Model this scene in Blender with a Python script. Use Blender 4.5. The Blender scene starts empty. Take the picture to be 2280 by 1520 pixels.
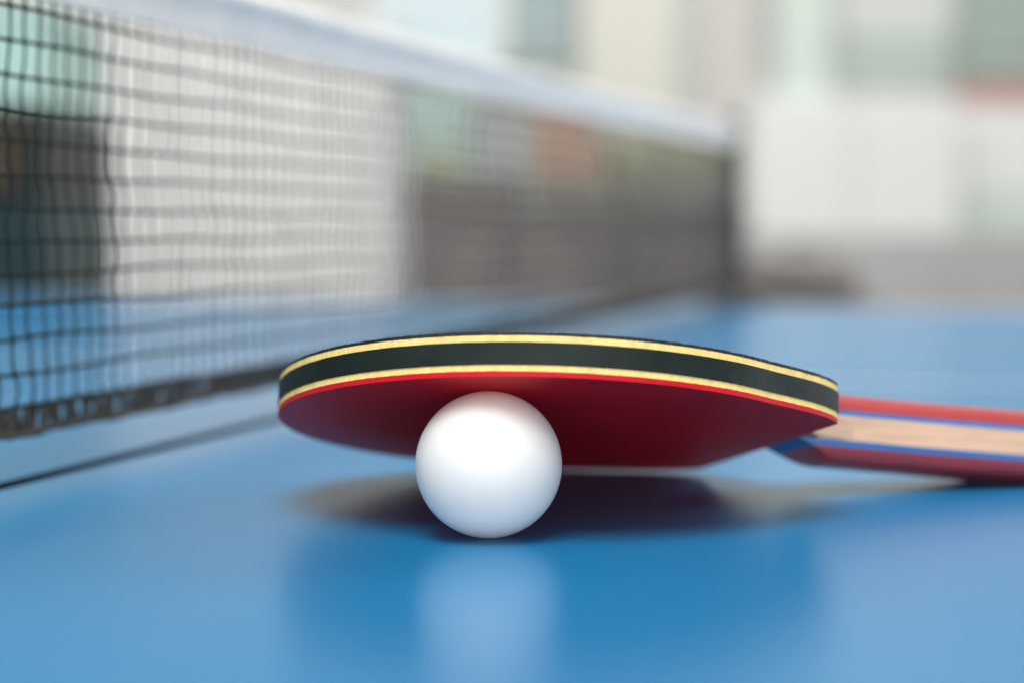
import bpy, bmesh, math, random
from mathutils import Vector, Matrix, noise

random.seed(11)
S = bpy.context.scene
C = S.collection
T = 0.76                       # height of the table surface (m)
MM = 0.001

# ------------------------------------------------------------------ helpers
def tag(o, label=None, cat=None, group=None, kind=None):
    if label: o['label'] = label
    if cat: o['category'] = cat
    if group: o['group'] = group
    if kind: o['kind'] = kind
    return o

def empty(name, loc, label, cat, rotz=0, group=None, mat=None):
    o = bpy.data.objects.new(name, None); C.objects.link(o)
    o.empty_display_size = 0.05
    if mat is not None: o.matrix_world = mat
    else:
        o.location = loc; o.rotation_euler = (0, 0, rotz)
    return tag(o, label, cat, group)

def obj(name, bm, mat, parent=None, smooth=False, angle=40):
    me = bpy.data.meshes.new(name)
    bmesh.ops.recalc_face_normals(bm, faces=bm.faces)
    bm.to_mesh(me); bm.free()
    if smooth:
        for p in me.polygons: p.use_smooth = True
        try: me.set_sharp_from_angle(angle=math.radians(angle))
        except Exception: pass
    me.materials.append(mat)
    o = bpy.data.objects.new(name, me); C.objects.link(o)
    if parent: o.parent = parent
    return o

def add_box(bm, x0, x1, y0, y1, z0, z1, bev=0.0, segs=2, M=None):
    b = bmesh.new()
    r = bmesh.ops.create_cube(b, size=1)
    bmesh.ops.scale(b, vec=(x1-x0, y1-y0, z1-z0), verts=b.verts)
    bmesh.ops.translate(b, vec=((x0+x1)/2, (y0+y1)/2, (z0+z1)/2), verts=b.verts)
    if bev > 0:
        bmesh.ops.bevel(b, geom=list(b.edges), offset=bev, segments=segs, profile=0.5, affect='EDGES')
    if M is not None: b.transform(M)
    merge(bm, b)

def merge(bm, b):
    m = bpy.data.meshes.new('tmp'); b.to_mesh(m); b.free()
    bm.from_mesh(m); bpy.data.meshes.remove(m)

def box(name, mat, parent, x0, x1, y0, y1, z0, z1, bev=0.0, segs=2, smooth=False, M=None):
    bm = bmesh.new(); add_box(bm, x0, x1, y0, y1, z0, z1, bev, segs, M)
    return obj(name, bm, mat, parent, smooth)

def add_tube(bm, pts, rad, sides=6, cap=True):
    """tube through pts (Vectors); rad is a number or one per point"""
    n = len(pts)
    if not hasattr(rad, '__len__'): rad = [rad]*n
    rings = []
    ref = None
    for i in range(n):
        d = (pts[min(i+1, n-1)] - pts[max(i-1, 0)]).normalized()
        if ref is None:
            ref = Vector((0, 0, 1)) if abs(d.z) < 0.9 else Vector((1, 0, 0))
        a = (ref - d*ref.dot(d)).normalized(); ref = a
        b = d.cross(a)
        rings.append([bm.verts.new(pts[i] + (a*math.cos(2*math.pi*k/sides) + b*math.sin(2*math.pi*k/sides))*rad[i]) for k in range(sides)])
    for i in range(n-1):
        for k in range(sides):
            bm.faces.new((rings[i][k], rings[i][(k+1) % sides], rings[i+1][(k+1) % sides], rings[i+1][k]))
    if cap:
        bm.faces.new(rings[0][::-1]); bm.faces.new(rings[-1])

def prism(bm, outline, z0, z1, jz=0.0, rnd=None, bev=0.0):
    """closed outline (x, y) extruded from z0 to z1; jz: small uneven edge"""
    lo = []; hi = []
    n = len(outline)
    for i, (x, y) in enumerate(outline):
        a = (rnd.uniform(-jz, jz) if jz else 0); b = (rnd.uniform(-jz, jz) if jz else 0)
        lo.append(bm.verts.new((x, y, z0 + a))); hi.append(bm.verts.new((x, y, z1 + b)))
    bm.faces.new(lo[::-1]); bm.faces.new(hi)
    for i in range(n):
        j = (i+1) % n
        bm.faces.new((lo[i], lo[j], hi[j], hi[i]))

def ss(a, b, x):
    t = max(0, min(1, (x-a)/(b-a))); return t*t*(3-2*t)

# ------------------------------------------------------------------ materials
def mat(name, col, rough=0.5, spec=0.5, metal=0.0, var=0.0, scale=8.0, bump=0.0, bscale=200.0, rvar=0.0, coat=0.0, sss=0.0, stretch=None, sheen=0.0):
    m = bpy.data.materials.new(name); m.use_nodes = True
    nt = m.node_tree; N = nt.nodes; L = nt.links
    b = N['Principled BSDF']
    b.inputs['Base Color'].default_value = (*col, 1)
    b.inputs['Roughness'].default_value = rough
    b.inputs['Specular IOR Level'].default_value = spec
    b.inputs['Metallic'].default_value = metal
    b.inputs['Coat Weight'].default_value = coat
    if sheen:
        b.inputs['Sheen Weight'].default_value = sheen; b.inputs['Sheen Roughness'].default_value = 0.3
    if sss:
        b.inputs['Subsurface Weight'].default_value = sss
        b.inputs['Subsurface Scale'].default_value = 0.020
        b.inputs['Subsurface Radius'].default_value = (1, 0.95, 0.9)
    tc = N.new('ShaderNodeTexCoord'); src = tc.outputs['Object']
    if stretch:
        mp = N.new('ShaderNodeMapping'); mp.inputs['Scale'].default_value = stretch
        L.new(src, mp.inputs['Vector']); src = mp.outputs['Vector']
    if var or rvar:
        n = N.new('ShaderNodeTexNoise'); n.inputs['Scale'].default_value = scale; n.inputs['Detail'].default_value = 6
        L.new(src, n.inputs['Vector'])
        if var:
            r = N.new('ShaderNodeValToRGB')
            r.color_ramp.elements[0].position = 0.3; r.color_ramp.elements[1].position = 0.7
            r.color_ramp.elements[0].color = (*[c*(1-var) for c in col], 1)
            r.color_ramp.elements[1].color = (*[min(1, c*(1+var)) for c in col], 1)
            L.new(n.outputs['Fac'], r.inputs['Fac']); L.new(r.outputs['Color'], b.inputs['Base Color'])
        if rvar:
            q = N.new('ShaderNodeMapRange')
            q.inputs['To Min'].default_value = max(0, rough-rvar); q.inputs['To Max'].default_value = min(1, rough+rvar)
            L.new(n.outputs['Fac'], q.inputs['Value']); L.new(q.outputs['Result'], b.inputs['Roughness'])
    if bump:
        n2 = N.new('ShaderNodeTexNoise'); n2.inputs['Scale'].default_value = bscale; n2.inputs['Detail'].default_value = 4
        L.new(src, n2.inputs['Vector'])
        bp = N.new('ShaderNodeBump'); bp.inputs['Strength'].default_value = bump; bp.inputs['Distance'].default_value = 0.0005
        L.new(n2.outputs['Fac'], bp.inputs['Height']); L.new(bp.outputs['Normal'], b.inputs['Normal'])
    return m

M = {}
M['table']  = mat('table blue paint', (0.002, 0.188, 0.425), rough=0.27, spec=0.44, var=0.03, scale=4)
M['line']   = mat('white line paint', (0.75, 0.77, 0.78), rough=0.4, var=0.04, scale=40)
M['tedge']  = mat('tabletop core edge', (0.004, 0.005, 0.007), rough=0.9, spec=0.1, var=0.1, scale=20)
M['steel']  = mat('dark frame steel', (0.03, 0.035, 0.04), rough=0.4, metal=0.3, var=0.1)
M['ball']   = mat('white celluloid', (0.90, 0.858, 0.808), rough=0.45, spec=0.3, sss=0.85, var=0.008, scale=60, bump=0.04, bscale=500)
M['red']    = mat('red pimpled rubber sheet', (0.60, 0.011, 0.021), rough=0.45, spec=0.2, var=0.12, scale=30, bump=0.08, bscale=700, rvar=0.06)
M['black']  = mat('black rubber sheet', (0.012, 0.012, 0.013), rough=0.5, var=0.2, scale=60, bump=0.2, bscale=900)
M['sponge'] = mat('pale yellow sponge', (0.93, 0.69, 0.25), rough=0.85, spec=0.2, var=0.10, scale=500, bump=0.5, bscale=1500, stretch=(1, 1, 0.3))
M['tape']   = mat('black edge tape', (0.009, 0.017, 0.015), rough=0.5, spec=0.3, var=0.25, scale=90, bump=0.25, bscale=260, rvar=0.08)
M['ply']    = mat('pale blade plywood', (0.60, 0.40, 0.28), rough=0.55, var=0.18, scale=40, stretch=(1, 8, 8), bump=0.1)
M['hwood']  = mat('pale handle wood', (0.68, 0.45, 0.31), rough=0.5, var=0.16, scale=60, stretch=(0.6, 6, 6), bump=0.15, bscale=300)
M['hred']   = mat('red stained veneer', (0.42, 0.055, 0.056), rough=0.36, var=0.15, scale=70, stretch=(0.5, 6, 6), coat=0.4)
M['hblue']  = mat('blue stained veneer', (0.03, 0.17, 0.44), rough=0.4, var=0.15, scale=70, stretch=(0.5, 6, 6))
M['cord']   = mat('dark green net cord', (0.006, 0.014, 0.013), rough=0.75, spec=0.25, var=0.35, scale=300, bump=0.6, bscale=2500)
M['hem']    = mat('black woven hem cord', (0.060, 0.058, 0.050), rough=0.85, spec=0.2, var=0.5, scale=250, bump=0.6, bscale=2500)
M['ntape']  = mat('white cotton tape', (0.76, 0.745, 0.715), rough=0.85, spec=0.2, var=0.05, scale=60, bump=0.5, bscale=1400)
M['post']   = mat('dark green post enamel', (0.015, 0.03, 0.026), rough=0.4, var=0.1, scale=40)
M['wall']   = mat('pale plaster', (0.60, 0.62, 0.59), rough=0.8, var=0.03, scale=1.2, bump=0.1, bscale=60)
M['floor']  = mat('grey hall floor', (0.30, 0.30, 0.31), rough=0.35, var=0.08, scale=1.5)
M['board']  = mat('off white board', (0.63, 0.62, 0.61), rough=0.6, var=0.02, scale=3)
M['white']  = mat('bright white laminate', (0.80, 0.81, 0.79), rough=0.5, var=0.015, scale=3)
M['pale']   = mat('pale green pilaster paint', (0.62, 0.70, 0.64), rough=0.7, var=0.03, scale=2)
M['cream']  = mat('cream paint', (0.68, 0.67, 0.60), rough=0.7, var=0.03, scale=2)
M['rosy']   = mat('warm grey paint', (0.58, 0.555, 0.53), rough=0.7, var=0.03, scale=2)
M['sage']   = mat('sage green paint', (0.47, 0.54, 0.49), rough=0.6, var=0.06, scale=2)
M['sage2']  = mat('grey sage paint', (0.34, 0.41, 0.37), rough=0.6, var=0.06, scale=2)
M['slate']  = mat('grey teal paint', (0.36, 0.45, 0.45), rough=0.6, var=0.04, scale=2)
M['cyan']   = mat('frosted cyan glass', (0.62, 0.73, 0.76), rough=0.3, var=0.02, scale=2)
M['redband']= mat('red sign band', (0.58, 0.29, 0.26), rough=0.5, var=0.04, scale=4)
M['grey']   = mat('grey barrier vinyl', (0.42, 0.415, 0.41), rough=0.6, var=0.04, scale=3)
M['dark']   = mat('charcoal laminate', (0.17, 0.155, 0.145), rough=0.5, var=0.12, scale=3)
M['cab']    = mat('grey brown laminate', (0.20, 0.18, 0.175), rough=0.5, var=0.12, scale=3)
M['dark2']  = mat('dark brown cloth', (0.15, 0.135, 0.13), rough=0.9, var=0.2, scale=9)
M['ash']    = mat('ash grey plastic', (0.24, 0.24, 0.21), rough=0.6, var=0.06, scale=9)
M['ash2']   = mat('light ash plastic', (0.30, 0.31, 0.285), rough=0.6, var=0.06, scale=9)
M['tan']    = mat('brown orange cardboard', (0.48, 0.34, 0.26), rough=0.8, var=0.08, scale=9)
M['olive']  = mat('olive canvas', (0.36, 0.36, 0.26), rough=0.9, var=0.12, scale=9)
M['teal']   = mat('pale teal plastic', (0.42, 0.55, 0.50), rough=0.5, var=0.06, scale=9)
M['yellow'] = mat('yellow green cloth', (0.42, 0.42, 0.28), rough=0.9, var=0.1, scale=9)
M['mid']    = mat('mid grey plastic', (0.42, 0.43, 0.43), rough=0.6, var=0.06, scale=9)
M['bgreen'] = mat('bottle green locker paint', (0.006, 0.012, 0.009), rough=0.5, var=0.15, scale=9)
M['bteal']  = mat('deep teal locker paint', (0.003, 0.030, 0.036), rough=0.5, var=0.15, scale=9)
M['brown']  = mat('brown wood veneer', (0.055, 0.036, 0.016), rough=0.5, var=0.2, scale=12, stretch=(6, 6, 1))
M['palet']  = mat('pale mint plastic', (0.42, 0.62, 0.56), rough=0.5, var=0.04, scale=4)

# ------------------------------------------------------------------ camera
F = 163/20*510                 # focal length in photograph pixels
PITCH = math.atan(260/F)
HC = 85.13*MM
cam = bpy.data.cameras.new('camera'); co = bpy.data.objects.new('camera', cam); C.objects.link(co)
co.location = (0, 0, T + HC); co.rotation_euler = (math.pi/2 - PITCH, 0, 0)
cam.sensor_width = 36; cam.lens = 36*F/2280
cam.clip_start = 0.01; cam.clip_end = 200
cam.dof.use_dof = True; cam.dof.focus_distance = 0.513; cam.dof.aperture_fstop = 4.7
cam.dof.aperture_blades = 0
S.camera = co

def at(px, py, Y):             # point of the hall seen at this spot of the photograph, Y metres ahead
    x = (px-1140)/F; y = -(py-760)/F
    d = Vector((x, math.cos(PITCH) + y*math.sin(PITCH), -math.sin(PITCH) + y*math.cos(PITCH)))
    return Vector((0, 0, T+HC)) + d*(Y/d.y)

# ------------------------------------------------------------------ table
A0 = Vector((-0.1665*1.018, 0.651*1.018, 0))          # point of the net line on the table (left of frame)
PHI = math.radians(16.6)
NX = Vector((math.sin(PHI), math.cos(PHI), 0))         # along the net, away from the camera
EX = Vector((math.cos(PHI), -math.sin(PHI), 0))        # along the table, to the right
def gp(px, py):
    x = (px-1140)/F; y = -(py-760)/F
    d = Vector((x, math.cos(PITCH) + y*math.sin(PITCH), -math.sin(PITCH) + y*math.cos(PITCH)))
    return d*(-HC/d.z)
A0 = gp(0, 1085); B0 = gp(1635, 686)
NX = (B0-A0).normalized(); EX = Vector((NX.y, -NX.x, 0))
TL = (B0-A0).length                                    # net post
T1 = TL + 0.02; T0 = T1 - 1.76
TM = Matrix(((EX.x, NX.x, 0, A0.x), (EX.y, NX.y, 0, A0.y), (0, 0, 1, 0), (0, 0, 0, 1)))  # table frame: x right of net, y along the net

tb = empty('ping_pong_table', None, 'blue ping pong table carrying the ball, paddle and net', 'table', mat=TM)
GAP = 0.0055
for sgn in (1, -1):
    x0, x1 = (GAP/2, 1.37) if sgn > 0 else (-1.37, -GAP/2)
    dz = 0.0 if sgn > 0 else 0.0015
    t = box('tabletop', M['table'], tb, x0, x1, T0, T1, T-0.025+dz, T+dz, bev=0.0005, segs=2)
    t.data.materials.append(M['tedge'])
    for p in t.data.polygons:
        if abs(p.normal.z) < 0.3: p.material_index = 1
    e = 0.0004
    bm = bmesh.new()
    def sheet(a, b, c, d):
        add_box(bm, a, b, c, d, T+dz+0.0001, T+dz+e)
    xa, xb = (x0+0.003, x1-0.003)
    sheet(xa, xb, T1-0.022, T1-0.002); sheet(xa, xb, T0+0.002, T0+0.022)
    if sgn > 0: sheet(xb-0.02, xb, T0+0.0225, T1-0.0225)
    else: sheet(xa, xa+0.02, T0+0.0225, T1-0.0225)
    ym = (T0+T1)/2
    sheet(xa+(0.021 if sgn < 0 else 0), xb-(0.021 if sgn > 0 else 0), ym-0.0015, ym+0.0015)
    l = obj('boundary_line', bm, M['line'], t)
    bm = bmesh.new()
    for a, b in ((T0+0.06, T0+0.09), (T1-0.09, T1-0.06)):
        add_box(bm, x0+0.03 if sgn > 0 else x0+0.05, x1-0.05 if sgn > 0 else x1-0.03, a, b, T-0.075, T-0.0255, 0.003)
    for a, b in ((x0+0.05, x0+0.08), (x1-0.08, x1-0.05)):
        add_box(bm, a, b, T0+0.0905, T1-0.0905, T-0.073, T-0.0256, 0.003)
    obj('apron_frame', bm, M['steel'], tb)
    for lx in (x0+0.12, x1-0.17):
        for ly in (T0+0.06, T1-0.09):
            box('leg', M['steel'], tb, lx, lx+0.03, ly, ly+0.03, 0.0, T-0.0755, bev=0.003)

# ------------------------------------------------------------------ net
net = empty('ping_pong_net', None, 'dark ping pong net with white top tape strung across the blue table', 'net', mat=TM @ Matrix.Translation((0, 0, T)))
Z_HEM0, Z_HEM1, Z_TAPE0, Z_TAPE1 = 0.0155, 0.0255, 0.161, 0.184
rows = [Z_HEM1 + 0.01088*k for k in range(13)]         # horizontal cords
sp = 0.0098
NE0, NE1 = T0 + 0.02, TL - 0.004
ncol = int((NE1-NE0)/sp)
def nz(a, b, c): return noise.noise(Vector((a, b, c)))
def sag(y):                                            # the whole net hangs a little between the posts
    u = (y-NE0)/(NE1-NE0); return -0.004*4*u*(1-u)+0.0022
col_y = [NE0 + sp*(i+0.5) + random.uniform(-0.0007, 0.0007) for i in range(ncol)]
def node(i, j):
    y = col_y[i]; z = rows[j]
    amp = 0.0017
    dy = amp*nz(i*0.23, j*0.62, 3.1)*1.3 + 0.0007*nz(i*1.7, j*1.3, 9.0)
    dx = 0.0012*nz(y*9, j*0.45, 17.0)*2 + 0.0004*nz(i*1.9, j*2.1, 5.0)
    return Vector((dx, y+dy, z + sag(y)*(0.25+0.75*j/12) + 0.0009*nz(y*14, j*1.9, 29.0)*1.6))
NODES = [[node(i, j) for j in range(13)] for i in range(ncol)]
bm = bmesh.new()
R_C = 0.00050
for j in range(13):
    pts = []; rad = []
    for i in range(ncol):
        a = NODES[i][j]
        pts.append(a); rad.append(R_C*1.55)
        if i < ncol-1:
            b = NODES[i+1][j]
            pts += [a.lerp(b, 0.25), a.lerp(b, 0.75)]; rad += [R_C*1.1, R_C*1.1]
    pts = [Vector((0, NE0-0.002, pts[0].z))] + pts + [Vector((0, NE1+0.002, pts[-1].z))]
    rad = [R_C] + rad + [R_C]
    add_tube(bm, pts, [q*1.12 for q in rad], 6)
for i in range(ncol):
    pts = []; rad = []
    for j in range(13):
        a = NODES[i][j]
        pts.append(a); rad.append(R_C*1.35)
        if j < 12:
            b = NODES[i][j+1]
            w = 0.0017*nz(i*0.31, j*0.9, 41.0)*2.2 + 0.0009*nz(i*2.3, j*1.7, 51.0)
            wx = 0.0006*nz(i*0.9, j*1.1, 61.0)
            for f in (0.2, 0.4, 0.6, 0.8):
                p = a.lerp(b, f); k = math.sin(math.pi*f)
                pts.append(p + Vector((wx*k, w*k, 0))); rad.append(R_C*random.uniform(0.85, 1.05))
    top = NODES[i][12].copy(); top.z = Z_TAPE0 + sag(top.y) + 0.003; top.x = 0
    pts.append(top); rad.append(R_C)
    add_tube(bm, pts, [q*0.96 for q in rad], 6)
obj('netting', bm, M['cord'], net, smooth=True, angle=80)

bm = bmesh.new()                                       # woven bottom hem: cords wound between two lines
for zc, r0 in ((Z_HEM1-0.0004, 0.0009), (Z_HEM0+0.0009, 0.0014)):
    n = int((NE1-NE0)/0.006)
    pts = []; rad = []
    for i in range(n+1):
        y = NE0 + (NE1-NE0)*i/n
        pts.append(Vector((0.0005*nz(y*40, zc*900, 1), y, zc + sag(y)*0.25 + 0.0007*nz(y*60, zc*700, 2))))
        rad.append(r0*random.uniform(0.8, 1.25))
    add_tube(bm, pts, rad, 6)
y = NE0
while y < NE1:
    tilt = random.uniform(-0.0016, 0.0016); ox = random.uniform(-0.0012, 0.0012)
    z0 = Z_HEM0 + random.uniform(0.0, 0.0008) + sag(y)*0.25; z1 = Z_HEM1 + random.uniform(-0.001, 0.0006) + sag(y)*0.25
    pts = [Vector((ox*math.sin(math.pi*f), y + tilt*f + 0.0006*nz(y*300, f*3, 7), z0 + (z1-z0)*f)) for f in (0, 0.25, 0.5, 0.75, 1)]
    add_tube(bm, pts, [random.uniform(0.0005, 0.0010) for _ in pts], 5)
    y += random.choice((0.0009, 0.0012, 0.0014, 0.0017, 0.0024))
obj('bottom_hem', bm, M['hem'], net, smooth=True, angle=80)

bm = bmesh.new()                                       # folded white tape along the top
n = 220; prev = None
half = [(0.0010, 0.0), (0.0014, 0.004), (0.0014, 0.0095), (0.0026, 0.0125), (0.0042, 0.0150), (0.0048, 0.0175), (0.0042, 0.0202), (0.0024, 0.0223)]
prof = [(-a, b) for a, b in half] + [(0, 0.0230)] + half[::-1] + [(0, 0.0012)]
first = None
for i in range(n+1):
    y = NE0 + (NE1-NE0)*i/n
    zz = Z_TAPE0 + sag(y) + 0.0004*nz(y*22, 0, 3)
    ring = [bm.verts.new((px*(1+0.25*nz(y*30, pz*200, 4)) + 0.0006*nz(y*12, 0, 8), y, zz + pz + 0.0003*nz(y*45, pz*100, 6))) for px, pz in prof]
    if prev:
        for k in range(len(prof)):
            bm.faces.new((prev[k], prev[(k+1) % len(prof)], ring[(k+1) % len(prof)], ring[k]))
    else: first = ring
    prev = ring
bm.faces.new(first); bm.faces.new(prev[::-1])
obj('top_tape', bm, M['ntape'], net, smooth=True, angle=80)
for y in (TL, NE0-0.006):
    bm = bmesh.new()
    add_tube(bm, [Vector((0, y, 0.0)), Vector((0, y, 0.192))], 0.0062, 16)
    p = obj('post', bm, M['post'], net, smooth=True)
    bm = bmesh.new()
    add_tube(bm, [Vector((0, y, 0.1921)), Vector((0, y, 0.196)), Vector((0, y, 0.1985))], [0.0075, 0.0075, 0.004], 16)
    obj('post_cap', bm, M['post'], p, smooth=True)
    bm = bmesh.new()
    s = 1 if y > 0 else -1
    add_box(bm, -0.03, 0.03, min(y-0.012, y+0.03*s), max(y+0.012, y+0.03*s), 0.0008, 0.006, 0.0015)
    add_box(bm, -0.03, 0.03, *sorted((y+0.0225*s, y+0.03*s)), -0.0495, 0.0005, 0.0015)
    add_box(bm, -0.03, 0.03, *sorted((y-0.01*s, y+0.022*s)), -0.0495, -0.0435, 0.0015)
    obj('clamp', bm, M['post'], p)

# ------------------------------------------------------------------ ball
BC = Vector((-6.37, 505.78, -65.13))*MM + Vector((0, 0, T+HC))
bm = bmesh.new()
bmesh.ops.create_uvsphere(bm, u_segments=96, v_segments=64, radius=0.02)
bm.transform(Matrix.Translation((0, 0, 0.02)) @ Matrix.Rotation(0.5, 4, 'X'))
bm.transform(Matrix.Translation((0, 0, 0)))
ball = obj('ping_pong_ball', bm, M['ball'], None, smooth=True, angle=180)
for v in ball.data.vertices:                           # origin at its foot
    pass
zmin = min(v.co.z for v in ball.data.vertices); cy = sum(v.co.y for v in ball.data.vertices)/len(ball.data.vertices)
for v in ball.data.vertices: v.co.y -= cy; v.co.z -= zmin
ball.location = (BC.x, BC.y, T + 0.00002)
tag(ball, 'plain white ping pong ball on the blue table propping up the paddle', 'ball')

# ------------------------------------------------------------------ paddle
ti, az, ga = math.radians(16), math.radians(7), math.radians(17)
n = Vector((math.sin(ti)*math.sin(az), math.sin(ti)*math.cos(az), math.cos(ti)))
u = Vector((0, 1, 0)).cross(n).normalized(); v = n.cross(u)
ax = u*math.cos(ga) + v*math.sin(ga); ay = n.cross(ax)
O = Vector((10.84, 564.91, -61.75))*MM + Vector((0, 0, T+HC)) + n*0.00005 + v*0.002
PM = Matrix(((ax.x, ay.x, n.x, O.x), (ax.y, ay.y, n.y, O.y), (ax.z, ay.z, n.z, O.z), (0, 0, 0, 1)))
pad = empty('ping_pong_paddle', None, 'red and black ping pong paddle with striped handle leaning on the white ball', 'paddle', mat=PM)
RB = 0.0818
def blade_outline(off=0.0, cut=None, npt=260, jit=0.0, rnd=None):
    pts = []
    a0 = math.radians(34.6)
    for i in range(npt+1):
        a = a0 + (2*math.pi - 2*a0)*i/npt
        b = min(a, 2*math.pi-a)
        r = RB + 0.0064*(1-ss(math.radians(34.6), math.radians(62), b)) + off
        if jit: r += rnd.uniform(-jit, jit)
        pts.append((r*math.cos(a), r*math.sin(a)))
    return pts
def neck(sign):
    q = [(0.0728, 0.0465), (0.0742, 0.0400), (0.0756, 0.033), (0.0772, 0.025), (0.0800, 0.0180), (0.0840, 0.0146), (0.100, 0.0130)]
    return [(x, sign*y) for x, y in q]
rn = random.Random(4)
L0 = dict(red=(0, 1.45), sponge_lo=(1.45, 3.15), ply=(3.15, 9.2), sponge_hi=(9.2, 11.0), black=(11.0, 11.85))
def layer(name, m, z0, z1, off, jit=0, jz=0, npt=260, smooth=True):
    o = blade_outline(off, npt=npt, jit=jit*MM, rnd=rn)
    o = [(min(x, 0.0722+rn.uniform(-1, 1)*jit*MM), y) for x, y in o]
    bm = bmesh.new(); prism(bm, o, z0*MM, z1*MM, jz*MM, rn)
    return obj(name, bm, m, pad, smooth, 40)
layer('red_rubber_sheet', M['red'], *L0['red'], -0.00005, jit=0.05, jz=0.0, npt=420)
for vv in bpy.data.objects['red_rubber_sheet'].data.vertices:
    if vv.co.z > 0.001: vv.co.z += rn.uniform(-0.00010, 0.00006)
layer('sponge_layer', M['sponge'], *L0['sponge_lo'], -0.00012, jit=0.06, jz=0.0, npt=420)
layer('sponge_layer', M['sponge'], *L0['sponge_hi'], -0.00012, jit=0.06, jz=0.0, npt=420)
bm = bmesh.new()                                       # black sheet: pimpled, ragged rim
o_ = [(min(x, 0.0722), y) for x, y in blade_outline(-0.0001, npt=900, jit=0.00012, rnd=rn)]
prism(bm, o_, 11.0*MM, 11.85*MM)
for vv in bm.verts:
    if vv.co.z > 0.0115: vv.co.z += rn.uniform(-0.00012, 0.00012)
obj('black_rubber_sheet', bm, M['black'], pad, False)
bm = bmesh.new()
out = neck(1)[::-1] + blade_outline(-0.0002) + neck(-1)
prism(bm, out, 3.15*MM, 9.2*MM)
ply = obj('wooden_blade', bm, M['ply'], pad, True)
bm = bmesh.new()                                       # edge tape: a thin band round the rim
oo = neck(1)[1::-1] + blade_outline(0.0) + neck(-1)[:2]
oi = neck(1)[1::-1] + blade_outline(-0.0008) + neck(-1)[:2]
def push(pts, d):
    return [(x + d*x/math.hypot(x, y), y + d*y/math.hypot(x, y)) for x, y in pts]
oo = push(oo, 0.00016); oi = push(oi, -0.0006)
ring = []
nn = len(oo)
for i in range(nn):
    w = 0.00007*nz(i*0.11, 0, 1)
    z0, z1 = 0.00318 + 0.00008*nz(i*0.3, 2, 1), 0.00917 + 0.00008*nz(i*0.3, 5, 1)
    ring.append([bm.verts.new((oi[i][0], oi[i][1], z0)), bm.verts.new((oo[i][0]+w, oo[i][1], z0)), bm.verts.new((oo[i][0]+w*1.6, oo[i][1]+w, (z0+z1)/2)), bm.verts.new((oo[i][0]+w, oo[i][1], z1)), bm.verts.new((oi[i][0], oi[i][1], z1))])
for i in range(nn-1):
    for k in range(4):
        bm.faces.new((ring[i][k], ring[i][k+1], ring[i+1][k+1], ring[i+1][k]))
obj('edge_tape', bm, M['tape'], pad, True, 50)

# handle: laminated layers, rounded section, flared end
HX0, HX1 = 0.0775, 0.1695
KB, KT = -3.7, 18.3
def hw(x):                                             # half width along the handle
    t = (x-HX0)/(HX1-HX0); return 0.0133 + 0.0024*ss(0.45, 1.0, t) - 0.0035*(1-ss(0, 0.12, t))*0.3
def half_at(k, x):                                     # rounded rectangle section: half width at height k (mm)
    w = hw(x); r = 7.0
    if k < KB + r: d = KB + r - k
    elif k > KT - r: d = k - (KT - r)
    else: d = 0
    return max(0.0004, w - (r - math.sqrt(max(0, r*r - d*d)))*MM)
def hlayer(name, m, k0, k1, start, parent, steps=14):
    """start(k): where the layer begins along x at height k (the scales have a sloped front)"""
    bm = bmesh.new(); ks = [k0 + (k1-k0)*i/6 for i in range(7)]; nx = 40
    grid = []
    for s in (-1, 1):
        g = []
        for k in ks:
            r_ = []
            for i in range(nx+1):
                xs = start(k); x = xs + (HX1-xs)*i/nx
                endr = 1.0
                te = (HX1-x)/0.006
                if te < 1: endr = math.sqrt(max(0, 1-(1-te)**2))*0.35+0.65
                r_.append(bm.verts.new((x - (0.0015*((k-7)/12)**2 if i == nx else 0), s*half_at(k, x)*endr, k*MM)))
            g.append(r_)
        grid.append(g)
    for s in (0, 1):
        for a in range(6):
            for i in range(nx):
                bm.faces.new((grid[s][a][i], grid[s][a][i+1], grid[s][a+1][i+1], grid[s][a+1][i]))
    for a in (0, 6):
        for i in range(nx):
            bm.faces.new((grid[0][a][i], grid[0][a][i+1], grid[1][a][i+1], grid[1][a][i]))
    for i in (0, nx):
        for a in range(6):
            bm.faces.new((grid[0][a][i], grid[0][a+1][i], grid[1][a+1][i], grid[1][a][i]))
    return obj(name, bm, m, parent, True, 45)
def st_low(k):  return HX0 + 0.0005 + max(0, (2.6-k))*MM*2.3
def st_hi(k):   return HX0 + 0.0005 + max(0, (k-10.2))*MM*1.6
core = hlayer('handle', M['hwood'], 2.4, 10.3, lambda k: 0.0795 + (0.004 if k > 9.2 or k < 3.15 else 0.008), pad)
hlayer('blue_veneer', M['hblue'], 0.35, 2.4, st_low, core)
hlayer('red_veneer', M['hred'], KB, 0.35, st_low, core)
hlayer('blue_veneer', M['hblue'], 10.3, 11.9, st_hi, core)
hlayer('red_veneer', M['hred'], 11.9, KT, st_hi, core)

# ------------------------------------------------------------------ the hall behind
bm = bmesh.new(); add_box(bm, -12, 12, -6, 14, -0.1, 0.0)
f_ = obj('floor', bm, M['floor']); tag(f_, kind='structure')

YW = 7.0
def front(name, m, px0, px1, py0, py1, Y, depth, parent=None, bev=0.004):
    a = at(px0, py1, Y); b = at(px1, py0, Y)
    return a.x, b.x, a.z, b.z

w = box('hall_wall', M['wall'], None, -9, 9, YW, YW+0.2, 0.0, 4.2)
tag(w, 'pale plaster hall wall far behind the table', 'wall')

def on_wall(name, m, px0, px1, py0, py1, label, cat, thick=0.03, z0=None, z1=None, group=None, frame=None):
    """a thing fixed to or standing at the wall; origin at its foot"""
    a = at(px0, py1, YW); b = at(px1, py0, YW)
    lo = a.z if z0 is None else z0; hi = b.z if z1 is None else z1
    cx = (a.x+b.x)/2; wd = (b.x-a.x)/2
    e = empty(name, (cx, YW-0.002, lo), label, cat, group=group)
    return e, wd, hi-lo, thick

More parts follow.
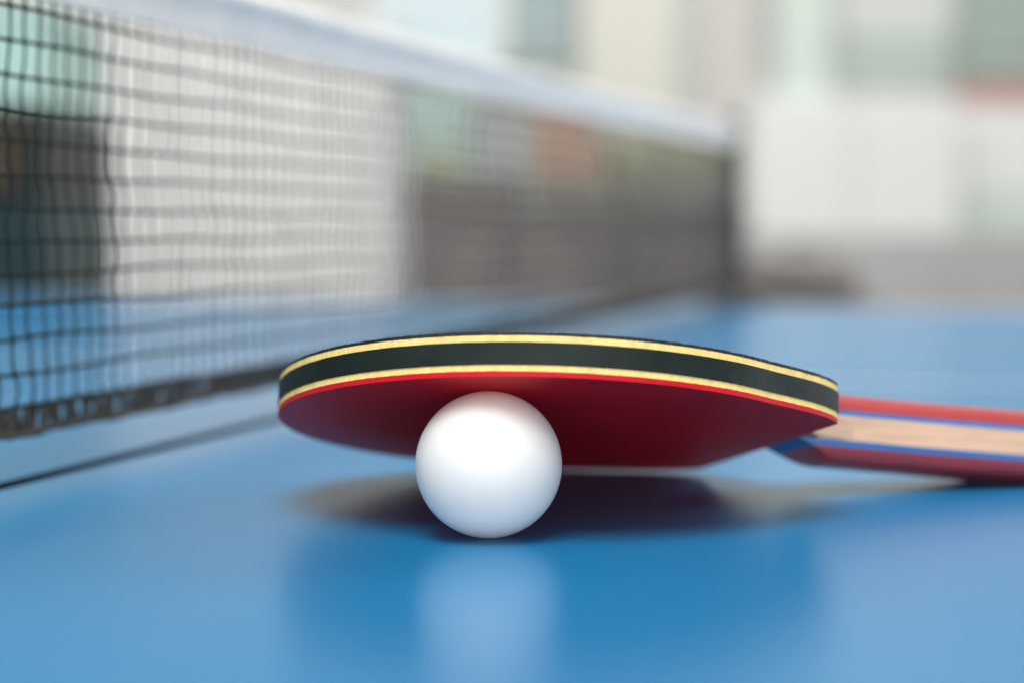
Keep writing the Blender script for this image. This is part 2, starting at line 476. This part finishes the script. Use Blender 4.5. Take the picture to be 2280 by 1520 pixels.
# window of frosted pale cyan glass
e, wd, h, t = on_wall('frosted_window', None, 850, 1105, -420, 135, 'pale cyan frosted window above the white net tape', 'window')
bm = bmesh.new()
for a in ((-wd-0.04, -wd, 0, h), (wd, wd+0.04, 0, h), (-wd, wd, -0.04, 0), (-wd, wd, h, h+0.04)):
    add_box(bm, a[0], a[1], -0.05, 0, a[2], a[3])
obj('window_frame', bm, M['white'], e)
box('pane', M['cyan'], e, -wd+0.0005, wd-0.0005, -0.02, -0.008, 0.0005, h-0.0005)
def pilaster(px0, px1, m, label, proud=0.12):
    a = at(px0, 500, YW); b = at(px1, 500, YW)
    cx = (a.x+b.x)/2; wd = (b.x-a.x)/2
    e = empty('pilaster', (cx, YW-0.002, 0), label, 'pilaster')
    box('shaft', m, e, -wd, wd, -proud, 0, 0.1205, 3.9, 0.006)
    box('base', m, e, -wd-0.02, wd+0.02, -proud-0.02, 0, 0, 0.12, 0.004)
pilaster(1290, 1500, M['cream'], 'cream pilaster beside the grey teal shutter', 0.06)
pilaster(1545, 1680, M['rosy'], 'warm grey pilaster between the cream and pale green ones', 0.05)
pilaster(1715, 1830, M['pale'], 'pale green pilaster left of the sage shutters', 0.12)
def panel(name, m, px0, px1, py0, py1, label, cat, ribs=6):
    e, wd, h, t = on_wall(name, m, px0, px1, py0, py1, label, cat)
    bm = bmesh.new()
    for i in range(ribs):
        add_box(bm, -wd, wd, -0.028-0.006*(i % 2), -0.008, h*i/ribs+0.001, h*(i+1)/ribs-0.001, 0.002)
    obj('shutter_slats', bm, m, e)
    for a in ((-wd-0.02, -wd-0.0005, -0.02, h+0.02), (wd+0.0005, wd+0.02, -0.02, h+0.02)):
        box('side_rail', m, e, a[0], a[1], -0.045, 0, a[2], a[3])
    return e
panel('wall_shutter', M['slate'], 1130, 1265, -300, 140, 'grey teal shutter right of the pale cyan window', 'shutter', 8)
panel('wall_shutter', M['sage'], 1890, 2100, 75, 190, 'small light sage shutter above the white wall cabinet', 'shutter', 4)
panel('wall_shutter', M['sage2'], 2135, 2420, -260, 185, 'dark sage shutter above the red topped sign', 'shutter', 8)

# white board low on the wall, sign with a red band on top
e, wd, h, t = on_wall('wall_cabinet', None, 1655, 2112, 225, 590, 'plain white wall cabinet right of the net post', 'cabinet')
box('body', M['white'], e, -wd, wd, -0.17, 0, 0, h, 0.003)
for k in range(2):
    box('door', M['white'], e, -wd+k*wd+0.003, -wd+(k+1)*wd-0.003, -0.188, -0.1705, 0.004, h-0.004, 0.003)
e, wd, h, t = on_wall('sign_board', None, 2125, 2520, 195, 580, 'bright white sign with a red band along its top', 'sign')
hp = at(0, 432, YW).z - at(0, 580, YW).z; hr = h - (at(0, 195, YW).z - at(0, 235, YW).z)
box('panel', M['white'], e, -wd, wd, -0.035, -0.002, hp+0.0005, hr-0.0005, 0.003)
box('pale_green_band', M['pale'], e, -wd, wd, -0.033, -0.002, 0, hp, 0.003)
box('red_band', M['redband'], e, -wd, wd, -0.04, -0.002, hr, h, 0.003)

# free-standing off-white board behind the far side of the table
YB = 3.4
a = at(85, 640, YB); b = at(868, 62, YB)
e = empty('folding_screen', ((a.x+b.x)/2, YB, 0), 'off white freestanding board seen through the dark net', 'screen')
wd = (b.x-a.x)/2
xs = at(205, 500, YB).x - e.location.x
box('panel', M['board'], e, xs+0.0005, wd, -0.012, 0.012, 0.12, b.z, 0.004)
box('side_frame', M['mid'], e, -wd, xs, -0.016, 0.016, 0.12, b.z+0.002, 0.004)
box('side_frame', M['mid'], e, wd+0.0005, wd+0.034, -0.016, 0.016, 0.12, b.z+0.002, 0.004)
for s in (-1, 1):
    bm = bmesh.new()
    add_box(bm, s*wd*0.8-0.015, s*wd*0.8+0.015, -0.25, 0.25, 0.0, 0.025, 0.004)
    add_box(bm, s*wd*0.8-0.012, s*wd*0.8+0.012, -0.012, 0.012, 0.0255, 0.1195, 0.002)
    obj('foot', bm, M['steel'], e)

# dark green locker at the left, pale mint crate on it
YL = 2.35
a = at(-420, 600, YL); b = at(98, 240, YL)
e = empty('equipment_locker', ((a.x+b.x)/2, YL+0.2, 0), 'dark green locker with a brown door beyond the net at the left', 'locker')
wd = (b.x-a.x)/2
zt = at(0, 448, YL).z
box('upper_body', M['bgreen'], e, -wd, wd, -0.2, 0.2, zt+0.0005, b.z, 0.006)
box('lower_body', M['bteal'], e, -wd, wd, -0.2, 0.2, 0.0, zt, 0.006)
dx1 = at(42, 0, YL).x - e.location.x
d = box('door', M['brown'], e, -wd+0.02, dx1, -0.214, -0.2005, zt+0.012, b.z-0.012, 0.003)
box('handle', M['steel'], d, dx1-0.03, dx1-0.02, -0.226, -0.2145, zt+0.06, zt+0.12, 0.002)
zb = b.z
a = at(-420, 240, YL); b = at(86, 8, YL)
wd2 = (b.x-a.x)/2
e = empty('storage_crate', ((a.x+b.x)/2, YL+0.2, zb+0.0005), 'pale mint storage crate on top of the green locker', 'crate')
box('body', M['palet'], e, -wd2, wd2, -0.18, 0.18, 0, b.z-zb-0.022, 0.008)
box('lid', M['palet'], e, -wd2-0.004, wd2+0.004, -0.185, 0.185, b.z-zb-0.0215, b.z-zb, 0.006)

# long dark cabinet behind the net with things on it
YC = 4.0
a = at(885, 700, YC); b = at(1668, 470, YC)
e = empty('low_cabinet', ((a.x+b.x)/2, YC+0.25, 0), 'long grey brown cabinet behind the net left of the post', 'cabinet')
wd = (b.x-a.x)/2; zc = b.z
box('body', M['cab'], e, -wd, wd, -0.24, 0.25, 0.06, zc-0.0255, 0.004)
box('top', M['cab'], e, -wd-0.008, wd+0.008, -0.255, 0.255, zc-0.025, zc, 0.004)
box('plinth', M['steel'], e, -wd+0.02, wd-0.02, -0.2, 0.22, 0, 0.0595)
for i in range(3):
    x0 = -wd + 2*wd*i/3 + 0.004; x1 = -wd + 2*wd*(i+1)/3 - 0.004
    d = box('door', M['cab'], e, x0, x1, -0.256, -0.2405, 0.07, zc-0.032, 0.003)
    box('handle', M['steel'], d, x1-0.03, x1-0.02, -0.268, -0.2565, zc-0.16, zc-0.07, 0.002)
def on_cab(px0, px1, py0, y_off=0.1):
    a = at(px0, 470, YC+y_off); b = at(px1, py0, YC+y_off)
    return (a.x+b.x)/2, (b.x-a.x)/2, max(0.02, b.z - zc)
def crate(name, m, px0, px1, py0, label, cat, yo=0.20, dep=0.09, lidm=None, bev=0.01):
    cx, wd, h = on_cab(px0, px1, py0, yo)
    e = empty(name, (cx, YC+yo+dep, zc+0.0005), label, cat)
    box('body', m, e, -wd, wd, -dep, dep, 0, h-0.0205, bev, 3, True)
    box('lid', lidm or m, e, -wd-0.003, wd+0.003, -dep-0.003, dep+0.003, h-0.02, h, 0.006, 3, True)
crate('storage_box', M['teal'], 905, 1045, 165, 'pale teal storage box on the cabinet beside the off white screen', 'box')
crate('storage_box', M['mid'], 1062, 1165, 225, 'mid grey box between the teal and orange brown boxes', 'box')
crate('cardboard_box', M['tan'], 1188, 1335, 215, 'orange brown cardboard box on the long cabinet', 'box', yo=0.21)
crate('storage_box', M['dark'], 892, 1168, 396, 'charcoal crate in front of the teal box on the cabinet', 'crate', yo=0.02, dep=0.06)
crate('storage_box', M['ash'], 1180, 1420, 402, 'ash grey crate in front of the orange brown box', 'crate', yo=0.02, dep=0.06)
crate('storage_box', M['ash2'], 1428, 1655, 392, 'lighter grey crate in front of the olive bag by the net post', 'crate', yo=0.02, dep=0.06)
# olive kit bag: soft rounded body, flap and strap
cx, wd, h = on_cab(1345, 1640, 285, 0.21)
e = empty('kit_bag', (cx, YC+0.315, zc+0.0005), 'olive canvas kit bag at the right end of the cabinet', 'bag')
bm = bmesh.new()
bmesh.ops.create_uvsphere(bm, u_segments=32, v_segments=20, radius=1)
for vv in bm.verts:
    c = vv.co
    c.x = math.copysign(abs(c.x)**0.45, c.x)*wd; c.y = math.copysign(abs(c.y)**0.6, c.y)*0.11
    c.z = (math.copysign(abs(c.z)**0.6, c.z)*0.5+0.5)*h
    c.z *= 1+0.06*nz(c.x*12, c.y*12, 3)
obj('body', bm, M['olive'], e, True, 180)
bm = bmesh.new()
add_tube(bm, [Vector((wd*0.55*math.cos(t), 0, h*0.93 + 0.03*math.sin(t))) for t in [math.pi*k/12 for k in range(13)]], 0.006, 8)
obj('strap', bm, M['dark2'], e, True, 180)
# folded yellow-green cloth in front of the teal box
cx, wd, h = on_cab(935, 1020, 340, 0.02)
drop = on_cab(892, 1168, 396, 0.02)[2]
e = empty('folded_cloth', (cx, YC+0.08, zc+0.001+drop), 'folded yellow green cloth on the charcoal crate', 'cloth')
h -= drop
for k in range(3):
    box('fold', M['yellow'], e, -wd*(1-0.04*k), wd*(1-0.05*k), -0.035, 0.035, h*k/3+0.0003, h*(k+1)/3, 0.006, 3, True)

# grey barrier along the court at the right, dark bundle before it
YG = 5.6
def barrier(px0, px1, label):
    a = at(px0, 560, YG); b = at(px1, 522, YG)
    e = empty('court_barrier', ((a.x+b.x)/2, YG, 0), label, 'barrier', group=None)
    wd = (b.x-a.x)/2
    box('panel', M['grey'], e, -wd, wd, -0.008, 0.008, 0.05, b.z-0.021, 0.003)
    bm = bmesh.new()
    add_tube(bm, [Vector((-wd, 0, b.z-0.01)), Vector((wd, 0, b.z-0.01))], 0.01, 10)
    obj('top_rail', bm, M['grey'], e, True)
    for s in (-1, 1):
        bm = bmesh.new(); add_box(bm, s*(wd-0.04)-0.012, s*(wd-0.04)+0.012, -0.16, 0.16, 0, 0.0495, 0.004)
        obj('foot', bm, M['steel'], e)
barrier(1440, 2115, 'grey court barrier behind the dark bundle and the net post')
barrier(2120, 2800, 'grey court barrier under the red topped sign')
YD = 3.5
a = at(1680, 680, YD); b = at(1945, 566, YD)
e = empty('sports_bag', ((a.x+b.x)/2, YD+0.15, 0), 'dark brown sports bag on a stool right of the net post', 'bag')
wd = (b.x-a.x)/2; zs = at(0, 672, YD).z; h = b.z - zs
e.location.z = zs
bm = bmesh.new()
bmesh.ops.create_uvsphere(bm, u_segments=32, v_segments=20, radius=1)
for vv in bm.verts:
    c = vv.co
    c.x = math.copysign(abs(c.x)**0.5, c.x)*wd; c.y = math.copysign(abs(c.y)**0.6, c.y)*0.1
    c.z = (math.copysign(abs(c.z)**0.6, c.z)*0.5+0.5)*h*(1 - 0.32*(c.x/wd+1)/2)
    c.z *= 1+0.08*nz(c.x*14, c.y*14, 8)
obj('body', bm, M['dark2'], e, True, 180)
bm = bmesh.new()
add_tube(bm, [Vector((wd*0.4*math.cos(t), 0, h*0.78 + 0.035*math.sin(t))) for t in [math.pi*k/12 for k in range(13)]], 0.006, 8)
obj('handle', bm, M['dark'], e, True, 180)
st = empty('stool', (e.location.x, e.location.y, 0), 'low dark stool carrying the brown sports bag', 'stool')
box('seat', M['dark'], st, -wd-0.02, wd+0.02, -0.14, 0.14, zs-0.03, zs-0.0005, 0.006)
for sx in (-1, 1):
    for sy in (-1, 1):
        box('leg', M['steel'], st, sx*wd*0.85-0.012, sx*wd*0.85+0.012, sy*0.11-0.012, sy*0.11+0.012, 0, zs-0.0305, 0.002)

# ------------------------------------------------------------------ light: soft overhead key lamp, added fill lamps, even room light
def lamp(loc, target, sx, sy, power, col=(1, 1, 1), spread=math.pi):
    l = bpy.data.lights.new('hall_lamp', 'AREA'); l.shape = 'RECTANGLE'; l.size = sx; l.size_y = sy
    l.energy = power; l.color = col; l.spread = spread
    o = bpy.data.objects.new('hall_lamp', l); C.objects.link(o)
    o.location = loc; d = Vector(target) - Vector(loc)
    o.rotation_euler = d.to_track_quat('-Z', 'Y').to_euler()
lamp((-0.25, -0.40, 3.3), (0, 0.55, T), 1.5, 1.5, 82, (1.0, 0.985, 0.96))
lamp((0.2, -2.0, 0.98), (0, 0.5, T+0.02), 2.8, 0.5, 39, (1.0, 0.98, 0.95))  # added low front fill for the ball and the paddle's red underside
lamp((0.4, 3.9, 4.6), (0.2, YW, 1.2), 7.0, 1.2, 268, (1.0, 0.99, 0.97))  # added fill that brightens the back wall
lamp((-0.2, 1.2, 3.3), (-0.1, 3.9, 0.55), 1.6, 0.5, 12, (1.0, 0.99, 0.97), 0.95)  # added narrow fill aimed at the screen, cabinet and crates
lamp((2.3, 2.0, 2.0), (0.0, 1.25, 0.9), 1.4, 1.4, 13, (1.0, 0.99, 0.975), 1.5)  # added side fill from the right to whiten the net tape
w = bpy.data.worlds.new('World'); S.world = w; w.use_nodes = True
bg = w.node_tree.nodes['Background']
bg.inputs['Color'].default_value = (0.97, 0.985, 1.0, 1); bg.inputs['Strength'].default_value = 0.24

S.view_settings.view_transform = 'Standard'; S.view_settings.look = 'None'
S.view_settings.exposure = 0; S.view_settings.gamma = 1
S.view_settings.use_curve_mapping = False
S.cycles.use_denoising = True
S.cycles.max_bounces = 8
S.cycles.use_light_tree = True
